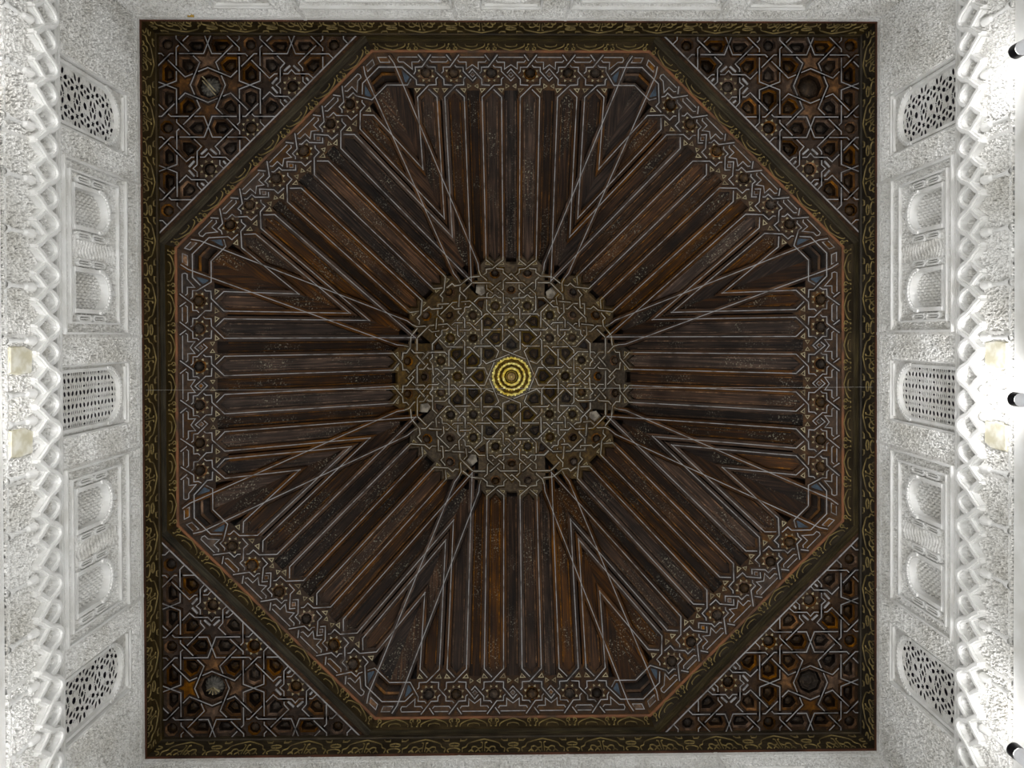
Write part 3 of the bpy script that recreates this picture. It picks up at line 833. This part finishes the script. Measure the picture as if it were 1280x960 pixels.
# lace of the foot band
bs = []
for i in range(5):
    a, b = ST[i], ST[i + 1]
    if b - a < 40:
        s1 = [(a - 8, 1.5), (a + 4, 16.7), (a + 12.5, 17), (a + 12.5, 22), (b - 12.5, 32), (b - 12.5, 39), (b - 3, 39.5), (b + 12.5, 55), (b + 12.5, 60)]
        bs.append(s1); bs.append([(a + b - x, y) for x, y in s1])
    else:
        m_ = (a + b) / 2
        h1 = [(a - 8, 1.5), (a + 4, 16.7), (a + 12.5, 17), (a + 12.5, 22), (m_, 34)]
        h2 = [(a - 12.5, 60), (a - 12.5, 55), (a + 3, 39.5), (a + 12.5, 39), (a + 12.5, 32), (m_, 19)]
        for h_ in (h1, h2): bs.append(h_ + [(2 * m_ - x, y) for x, y in h_[::-1][1:]])
a = ST[-1]
for e in ([(a - 12.5, 60), (a - 12.5, 55), (a + 3, 39.5), (a + 12.5, 39), (a + 12.5, 33), (a + 29, 17), (hip(17), 17)],
          [(a - 8, 1.5), (a + 4, 16.7), (a + 12.5, 17), (a + 12.5, 22), (a + 24, 39.5), (hip(39.5), 39.5)]):
    bs.append(e); bs.append(mirx(e))
for me in strip_meshes('lace_strip', bs, 2.7, 0.52, -0.004, 0.014, 0.005, 3.5, U, ['lace', 'line']): fp.append(('lace_strip', me, None))
# lace of the head band
ts = []
for sg in (1, -1):
    c = 24.5 * sg
    g = lambda pts: [(sg * x, vz(w)) for x, w in pts]
    ts.append(g([(12, 72), (12, 66), (24.5, 54.4), (28, 51), (37, 50), (37, 44), (44, 38), (hip(vz(36)) - 1, 36)]))
    ts.append(g([(32, 26), (hip(vz(26)) - 1, 26)][::-1] + [(12, 6), (12, 0)]))
    ts.append(g([(28, 7), (37, 15), (37, 31), (46, 40), (hip(vz(48)) - 21.5 + 3, 48)]))
t1 = [(37, 72), (37, 66), (24.5, 54.4), (21, 51), (12, 50), (12, 44), (0, 32)]
t2 = [(37, 0), (37, 6), (17, 26), (0, 26)]
t3 = [(20, 7), (12, 15), (12, 29), (0, 42)]
for t in (t1, t2, t3):
    p = [(x, vz(w)) for x, w in t]; ts.append(p + mirx(p)[::-1][1:])
for me in strip_meshes('lace_strip', ts, 2.4, 0.5, -0.004, 0.014, 0.005, 3.3, U, ['crownlace', 'linec']): fp.append(('lace_strip', me, None))
# ribs, mitred at the hips
RW = 3.9
def rib(name, poly, line, hw=0.5):
    mb = MB(); mb.prism(poly, -0.085, 0.013, 0); mb.ribbon(line, hw, 0.012, 0.018, 1); fadd(name, mb, ['rib', 'line'])
for c in (12, 37, 60, 85, 95, 120):
    for sg in (1, -1):
        p = [(c - RW, 57), (c + RW, 57)]
        if c < 50: p += [(c + RW, vz(68)), (c - RW, vz(68))]; e = vz(68)
        else: p += [(c + RW, (HB - c - RW) / HK), (c - RW, (HB - c + RW) / HK)]; e = (HB - c) / HK
        l = [(c, 57), (c, e)]
        if sg < 0: p, l = mirx(p), mirx(l)
        rib('rib', p, l)
HO = 21.5
for sg in (1, -1):
    l = [(hip(4) - HO + 3, 3), (hip(12) - HO, 12), (hip(vz(60)) - HO, vz(60)), (hip(vz(48)) - HO + 3, vz(48))]
    mb = MB(); l = l if sg > 0 else mirx(l)
    mb.ribbon(l, 3.4, -0.085, 0.0145, 0); mb.ribbon(l, 0.5, 0.013, 0.0195, 1); fadd('hip_rib', mb, ['rib', 'line'])
# boards between the ribs
hk = (-1.0, -HK, HB - HO - 2.0)
def board(u0, u1, gable, top, depth):
    m_ = (u0 + u1) / 2
    p = [(u0, 62), (m_, 50.5), (u1, 62)] if gable else [(u0, 50), (u0 + 3, 47), (u1 - 3, 47), (u1, 50)]
    p += [(u1, vz(72)), (m_, vz(60)), (u0, vz(72))] if (gable and top) else ([(u1, vz(62)), (u0, vz(62))] if top else [(u1, vz(20)), (u0, vz(20))])
    ps = [p]
    if u1 > 40 or u0 < -40:
        sg = 1 if u1 > 0 else -1
        q = p if sg > 0 else mirx(p)
        q = clip_poly(q, [hk]); p = q if sg > 0 else mirx(q)
    if len(p) < 3: return
    mb = MB(); mb.prism(p, depth - 0.02, depth, 0)
    for x in (u0 + 2.2, u1 - 2.2):               # narrow beads along the edges
        sg = 1 if m_ >= 0 else -1
        y1 = min(vz(74), (HB - HO - 2 - abs(x)) / HK)
        if y1 > 70: mb.ribbon([(x, 64), (x, y1)], 0.7, depth - 0.002, depth + 0.008, 1)
    fadd('board', mb, ['board' if gable else 'channel', 'bezel'])
for sg in (1, -1):
    for a, b, gb, tp in ((12, 37, True, True), (60, 85, True, False), (95, 120, True, False), (37, 60, False, False)):
        u0, u1 = a + RW, b - RW
        if sg < 0: u0, u1 = -u1, -u0
        board(u0, u1, gb, tp, -0.05 if gb else -0.085)
    p = [(hip(42) - HO + 3, 42), (hip(42) + 1.9, 42), (hip(vz(52)) + 1.9, vz(52)), (hip(vz(52)) - HO + 3, vz(52))]
    mb = MB(); mb.prism(p if sg > 0 else mirx(p), -0.07, -0.05, 0); fadd('hip_board', mb, ['board'])
    p = [(hip(18) - HO + 3, 18), (hip(18) + 2.6, 18), (hip(39) + 2.6, 39), (hip(39) - HO + 3, 39)]
    q = [(hip(27) - HO + 3, 27), (hip(27) + 2, 27), (hip(30) + 2, 30), (hip(30) - HO + 3, 30)]
    mb = MB(); mb.prism(p if sg > 0 else mirx(p), -0.09, -0.075, 0); mb.prism(q if sg > 0 else mirx(q), -0.08, -0.045, 1); fadd('foot_coffer', mb, ['cup', 'bezel'])
board(-12 + RW, 12 - RW, False, True, -0.085)
# base board of the foot band, with recessed star bosses
e1 = hip(16)
half = []
half += [(0, 47), (8.6, 47), (8.6, 60)]
for s_, nxt in ((24.5, 72.5), (72.5, 107.5), (107.5, None)):
    half += [(s_ - 8.6, 60), (s_, 50), (s_ + 8.6, 60)]
    if nxt and nxt - s_ > 40: half += [(s_ + 16.2, 60), (s_ + 16.2, 47), (nxt - 16.2, 47), (nxt - 16.2, 60)]
half += [(124, 60), (124, 44), (hip(44) - HO, 44), (hip(16) - HO, 16), (e1, 16), (HB, 0)]
outl = mirx(half)[::-1] + half[1:] if False else [(x, y) for x, y in half] + [(-x, y) for x, y in half[::-1]]
clean = []
for p in outl:
    if not clean or math.dist(p, clean[-1]) > 1e-3: clean.append(p)
if math.dist(clean[0], clean[-1]) < 1e-3: clean.pop()
bh = [ngon(s_, CV, 9.0, 8, PI / 8) for s_ in ST]
mb = MB(); holed(mb, clean, bh, 0.0, 0, wall=-0.05, wmi=0); fadd('foot_band', mb, ['panel'])
CF = MB()
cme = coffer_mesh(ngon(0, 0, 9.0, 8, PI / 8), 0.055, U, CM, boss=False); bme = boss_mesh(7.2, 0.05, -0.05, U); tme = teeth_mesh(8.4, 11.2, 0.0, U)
for s_ in ST:
    L_ = (s_ * U, CV * U, 0)
    fp.append(('coffer', cme, L_)); fp.append(('boss', bme, L_)); fp.append(('star_inlay', tme, L_))
# outlined tiles of the foot band
def tile(poly, m='panel', ln='line', hw=0.45):
    mb = MB(); mb.prism(poly, -0.002, 0.005, 0); mb.ribbon(inset(poly, 0.5), hw, 0.004, 0.009, 1, closed=True); fadd('tile', mb, [m, ln])
for i in range(5):
    a, b = ST[i], ST[i + 1]; m_ = (a + b) / 2
    if b - a < 40: tile([(a + 5, 8), (a + 8, 4.5), (b - 8, 4.5), (b - 5, 8), (b - 8, 11.5), (a + 8, 11.5)])
    else:
        tile([(a + 5, 8), (a + 7.5, 4.5), (b - 7.5, 4.5), (b - 5, 8), (b - 7.5, 11.5), (b - 16, 11.5), (b - 16, 20.5), (m_, 14.8), (a + 16, 20.5), (a + 16, 11.5), (a + 7.5, 11.5)])
        for sg in (1, -1): tile([(m_ + sg * 1.5, 41), (m_ + sg * 7, 37.5), (m_ + sg * 7, 44.5)], 'panel', 'pale', 0.4)
        tile([(m_, 22.5), (m_ + 4, 26.5), (m_, 30.5), (m_ - 4, 26.5)], 'bezel', 'line', 0.35)
for s_ in ST:
    for sg in (1, -1): tile([(s_ + sg * 7.5, 44), (s_ + sg * 15.8, 44), (s_ + sg * 13.2, 50)], 'panel', 'pale', 0.45)
for sg in (1, -1):
    a = 107.5
    p = [(a + 5, 8), (a + 8, 4.5), (a + 33, 4.5), (a + 34.5, 8), (a + 33, 11.5), (a + 27, 11.5), (a + 16, 21), (a + 16, 11.5), (a + 8, 11.5)]
    tile(p if sg > 0 else mirx(p))
    p = [(a + 21, 30), (hip(23) - HO - 5, 21), (hip(35) - HO - 4, 36.5), (a + 25, 36.5)]
    mb = MB(); mb.prism(p if sg > 0 else mirx(p), -0.002, 0.003); fadd('blue_tile', mb, ['blue'])
    p = [(hip(5) - 17, 5), (hip(5) - 3.5, 5), (hip(12) - 4, 12), (hip(12) - 17, 12)]
    tile(p if sg > 0 else mirx(p), 'bezel')
# base board of the head band
p = [(-hip(LEN), LEN), (hip(LEN), LEN), (hip(vz(50)) - 17, vz(50)), (33.4, vz(70)), (24.5, vz(60)), (15.6, vz(70)), (8, vz(70)), (8, vz(58)), (-8, vz(58)), (-8, vz(70)), (-15.6, vz(70)), (-24.5, vz(60)), (-33.4, vz(70)), (-hip(vz(50)) + 17, vz(50))]
bt = [(24.5, 40, 8.0), (-24.5, 40, 8.0), (0, 11.5, 7.4)]
mb = MB(); holed(mb, p, [ngon(x, vz(w), r, 8, PI / 8) for x, w, r in bt], 0.0, 0, wall=-0.05, wmi=0); fadd('head_band', mb, ['headwood'])
for x, w, r in bt:
    L_ = (x * U, vz(w) * U, 0)
    fp.append(('coffer', coffer_mesh(ngon(0, 0, r, 8, PI / 8), 0.05, U, CM, boss=False), L_)); fp.append(('boss', boss_mesh(r * 0.75, 0.045, -0.045, U), L_))
for x in (24.5, -24.5):
    for sg in (1, -1): tile([(x + sg * 6, vz(56.5)), (x + sg * 14.5, vz(57.5)), (x + sg * 12, vz(63))], 'crown', 'pale', 0.4)
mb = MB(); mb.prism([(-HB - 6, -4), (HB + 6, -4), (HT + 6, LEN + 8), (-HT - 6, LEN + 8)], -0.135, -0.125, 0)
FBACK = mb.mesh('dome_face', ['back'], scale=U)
tone = ['facing the lamps', 'x', 'x']
for k in range(8):
    ph = k * PI / 4
    o_ = Vector((math.cos(ph), math.sin(ph), 0)); vd = -o_ * math.cos(TH) + Vector((0, 0, math.sin(TH))); nd = -o_ * math.sin(TH) - Vector((0, 0, math.cos(TH)))
    ud = vd.cross(nd)
    m = Matrix((ud, vd, nd)).transposed().to_4x4(); m.translation = o_ * A_DOME + Vector((0, 0, Z_DOME))
    f = add('dome_face', FBACK, ceiling, m)
    for nm, me, loc in fp:
        x_ = add(nm, me, f, loc=loc)
        if nm == 'star_inlay': x_['kind'] = 'stuff'
    if k in (1, 3, 4, 6, 7):                     # pale repair blocks at the head of some hips
        mb = MB(); hx = hip(vz(12)) - 8; mb.prism([(hx - 6, vz(19)), (hx + 6, vz(20)), (hx + 7, vz(10)), (hx - 1, vz(4)), (hx - 7, vz(9))], -0.02, 0.035)
        add('repair_block', mb.mesh('repair_block', ['grey'], scale=U), f)['label'] = 'pale grey repair block'

# ------------------------------------------------------------------ flat crown panel
Q = (Z_TOP - ZC) / 960.0
def fr(k, pts): return rotp(pts, k * PI / 4)
cs = []
RO = lambda k: k
for k in range(8):
    # S1
    h = [(11, -33.5), (10.7, -62.5), (30.6, -83), (30.6, -101)]
    cs.append(fr(k, [(-x, y) for x, y in h[::-1]]) + fr(k + 1, h))
    # S2
    e = [(-10.6, -71.6), (-10.6, -84), (2.5, -97.5), (16, -98.5), (20, -102)]
    cs.append(fr(k + 1, e[::-1]) + fr(k, [(5, -58.5), (-16, -37.8)]) + fr(k - 1, [(-5, -58.5)]) + fr(k - 2, mirx(e)))
    # S4
    h = [(-9.8, -101), (-9.8, -92), (4, -78), (32.3, -78)]
    cs.append(fr(k, h) + fr(k + 1, mirx(h)[::-1][1:]))
    # S6
    h = [(20.5, -102), (24, -98.5), (40.8, -98.5)]
    cs.append(fr(k, h) + fr(k + 1, mirx(h)[::-1][1:]))
CA = [(0, -30), (10.7, -33.7), (10.7, -43), (0, -53.5), (-10.7, -43), (-10.7, -33.7)]
CB = [(10.7, -58.5), (10.7, -43), (16, -37.8), (22.7, -37.8), (33.8, -48.9), (24.2, -58.5)]
CC = [(24.2, -58.5), (38.4, -58.5), (38.4, -71.9), (32.3, -78), (26.2, -78), (15.45, -67.25)]
CT = [(30.6, -98.5), (40.8, -98.5), (48, -91.3), (37.2, -80.6), (33.6, -82.2)]
ch = []; cb = []
for k in range(8):
    for p in (CA, CB, CC, CT): ch.append((inset(fr(k, p), 2.3), p is CT))
    cb += [fr(k, [(0, -67.5)])[0], fr(k, [(20, -88)])[0], fr(k, [(-20, -88)])[0]]
cbh = [ngon(x, y, 6.7, 8, PI / 8 + math.atan2(y, x)) for x, y in cb]
oct_out = ngon(0, 0, 101.5 / math.cos(PI / 8), 8, PI / 8)
octc = ngon(0, 0, 25.5, 8, 0)
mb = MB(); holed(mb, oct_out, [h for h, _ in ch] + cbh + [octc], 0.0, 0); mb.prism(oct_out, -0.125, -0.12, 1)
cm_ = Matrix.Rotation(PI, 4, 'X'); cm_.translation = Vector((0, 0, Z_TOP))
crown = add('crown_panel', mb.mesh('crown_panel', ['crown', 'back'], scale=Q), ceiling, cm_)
for me in strip_meshes('lace_strip', cs, 1.75, 0.42, -0.004, 0.013, 0.005, 2.6, Q, ['crownlace', 'linec']): add('lace_strip', me, crown)
share = {}
CMC = ['crown', 'cup', 'boss']
for i, (h, tri) in enumerate(ch):
    add('coffer', coffer_mesh(h, 0.06, Q, CMC if not tri else ['bezel', 'cup', 'cup'], boss=not tri), crown)
cme = coffer_mesh(ngon(0, 0, 6.7, 8, PI / 8), 0.05, Q, CMC, boss=False); bme = boss_mesh(5.5, 0.05, -0.05, Q); tme = teeth_mesh(6.6, 8.8, 0, Q)
for x, y in cb:
    m = Matrix.Rotation(math.atan2(y, x), 4, 'Z'); m.translation = Vector((x * Q, y * Q, 0))
    add('coffer', cme, crown, m); add('boss', bme, crown, m); add('star_inlay', tme, crown, m)['kind'] = 'stuff'
dots = []
for k in range(8):
    dots += fr(k, [(0, -88.5), (6, -94.5), (-6, -94.5), (6, -82.5), (-6, -82.5), (5.6, -55), (-5.6, -55), (15, -61.5), (-15, -61.5), (14, -74), (-14, -74), (34, -46), (-34, -46)])
mb = MB()
for x, y in dots: mb.prism(ngon(x, y, 1.2, 3, random.random() * 6), 0.0, 0.003)
d = add('inlay_dots', mb.mesh('inlay_dots', ['back'], scale=Q), crown); d['kind'] = 'stuff'

# gilded pendant in the middle of the crown
pend = add('gilded_pendant', None, None, Matrix.Translation((0, 0, Z_TOP)) @ Matrix.Rotation(PI, 4, 'X') @ Matrix.Diagonal((1.05, 1.05, 1.0, 1.0)))
tag(pend, 'gilded scalloped pendant of concentric rings at the centre of the crown', 'pendant')
def lobed_ring(name, r0, r1, z0, z1, lobes, m):
    mb = MB(); n = 96; rings = []
    prof = [(r0, z0), (r0 * 0.985, (z0 + z1) / 2), (r0 * 0.96, z1), ((r0 + r1) / 2, z1 + 0.012), (r1 * 1.04, z1), (r1, z0)]
    for r, z in prof:
        rings.append([(r * (1 - 0.055 * abs(math.sin(lobes * a / 2))) * math.cos(a), r * (1 - 0.055 * abs(math.sin(lobes * a / 2))) * math.sin(a), z) for a in [2 * PI * j / n for j in range(n)]])
    mb.loft(rings, 0)
    return add(name, mb.mesh(name, [m], scale=Q, smooth=False), pend)
lobed_ring('ring', 24.5, 20.6, -0.05, 0.03, 16, 'gold')
lobed_ring('groove', 20.8, 17.4, -0.05, 0.0, 16, 'golddark')
lobed_ring('ring', 17.6, 14.3, -0.05, 0.055, 16, 'gold')
lobed_ring('groove', 14.4, 11.7, -0.05, 0.02, 8, 'golddark')
lobed_ring('ring', 11.8, 8.4, -0.05, 0.085, 8, 'gold')
lobed_ring('groove', 8.5, 6.9, -0.05, 0.05, 8, 'golddark')
lobed_ring('collar', 7.0, 6.0, -0.05, 0.10, 8, 'gold')
mb = MB(); mb.loft([[(r * math.cos(2 * PI * j / 24), r * math.sin(2 * PI * j / 24), z) for j in range(24)] for r, z in ((6.1, 0.07), (4.5, 0.085), (2.0, 0.09), (0.5, 0.092))], 0, cap=0)
add('cup', mb.mesh('cup', ['golddark'], scale=Q), pend)
mb = MB(); mb.loft([[(r * math.cos(2 * PI * j / 12), r * math.sin(2 * PI * j / 12), z) for j in range(12)] for r, z in ((0.9, 0.088), (0.8, 0.10), (0.3, 0.106))], 0, cap=0)
add('bead', mb.mesh('bead', ['gold'], scale=Q), pend)
mb = MB()
for ring_r, zz, cnt in ((22.4, 0.042, 16), (15.8, 0.066, 16), (10.0, 0.096, 8)):
    for j in range(cnt):
        a = 2 * PI * j / cnt + (PI / cnt)
        mb.prism(ngon(ring_r * math.cos(a), ring_r * math.sin(a), 1.1, 6), zz - 0.01, zz + 0.008)
add('gilt_beads', mb.mesh('gilt_beads', ['gold'], scale=Q), pend)['kind'] = 'stuff'
mb = MB(); mb.ribbon(ngon(0, 0, 26.2, 8, 0), 0.55, 0, 0.012, closed=True)
add('rim', mb.mesh('rim', ['linec'], scale=Q), pend)
bpy.data.objects['gilded_pendant']

# ------------------------------------------------------------------ lamps and wire
def lamp(side, s, z, power, label, group=None, tilt=0.0, visible_box=False):
    mx = WALLS[side] @ Matrix.Translation((s, z, 0.0))
    root = add('wall_uplight', None, None, mx); tag(root, label, 'lamp', None, group)
    zo = 0.30
    mb = MB(); n = 24
    rings = [[(0.045 * math.cos(2 * PI * j / n), y, zo + 0.045 * math.sin(2 * PI * j / n)) for j in range(n)] for y in (-0.26, 0.0)]
    mb.loft(rings, 0, cap=0); mb.poly(rings[0][::-1])
    add('body', mb.mesh('lamp_body', ['lampwhite'], smooth=False), root)
    mb = MB(); rings = [[(r * math.cos(2 * PI * j / n), y, zo + r * math.sin(2 * PI * j / n)) for j in range(n)] for r, y in ((0.046, 0.0), (0.047, 0.065), (0.040, 0.066), (0.038, 0.012))]
    mb.loft(rings, 0); add('collar', mb.mesh('lamp_collar', ['black']), root)['label'] = 'black collar'
    mb = MB(); mb.poly([(0.038 * math.cos(2 * PI * j / n), 0.014, zo + 0.038 * math.sin(2 * PI * j / n)) for j in range(n)]); add('lens', mb.mesh('lamp_lens', ['lampglow']), root)
    mb = MB(); mb.box(-0.015, 0.015, -0.10, -0.06, 0.0, zo - 0.03); add('bracket', mb.mesh('lamp_bracket', ['lampwhite']), root)
    d = bpy.data.lights.new('uplight', 'SPOT'); d.energy = power; d.spot_size = math.radians(135); d.spot_blend = 1.0; d.shadow_soft_size = 0.06; d.color = (1.0, 0.99, 1.0)
    l = bpy.data.objects.new('uplight_beam', d); col.objects.link(l); l.parent = root
    l.matrix_local = Matrix.Translation((0, 0.09, zo)) @ Matrix.Rotation(PI / 2 + 0.12, 4, 'X')
    return root
ZL = ZC + 4.79
lamp('right', 0.09, ZL, 68, 'white cylindrical uplight with black collar below the middle lattice window')
lamp('right', 2.30, ZL, 34, 'white cylindrical uplight below the corner window next to the amber-stained wall', 'uplights below the corner windows')
lamp('right', -2.16, ZL, 34, 'white cylindrical uplight below the corner window next to the narrow-edged wall', 'uplights below the corner windows')
for sx, lw in ((-2.3, 'the corner window nearest the amber-stained wall'), (0.0, 'the middle window'), (2.3, 'the corner window nearest the narrow-edged wall')):  # uplights added out of view to light the left wall
    lamp('left', sx, ZL - 0.25, 30 if sx == 0 else 20, 'added unseen uplight on the opposite stucco wall, under ' + lw)
mb = MB(); n = 8
mb.loft([[(x, 0.0009 * math.cos(2 * PI * j / n), 0.0009 * math.sin(2 * PI * j / n)) for j in range(n)] for x in (-W + 0.02, W - 0.02)], 0)
tag(add('steel_wire', mb.mesh('steel_wire', ['steel']), None, loc=(0, 0.0, Z_WALL + 0.10)), 'thin steel wire stretched across under the timber dome', 'wire')
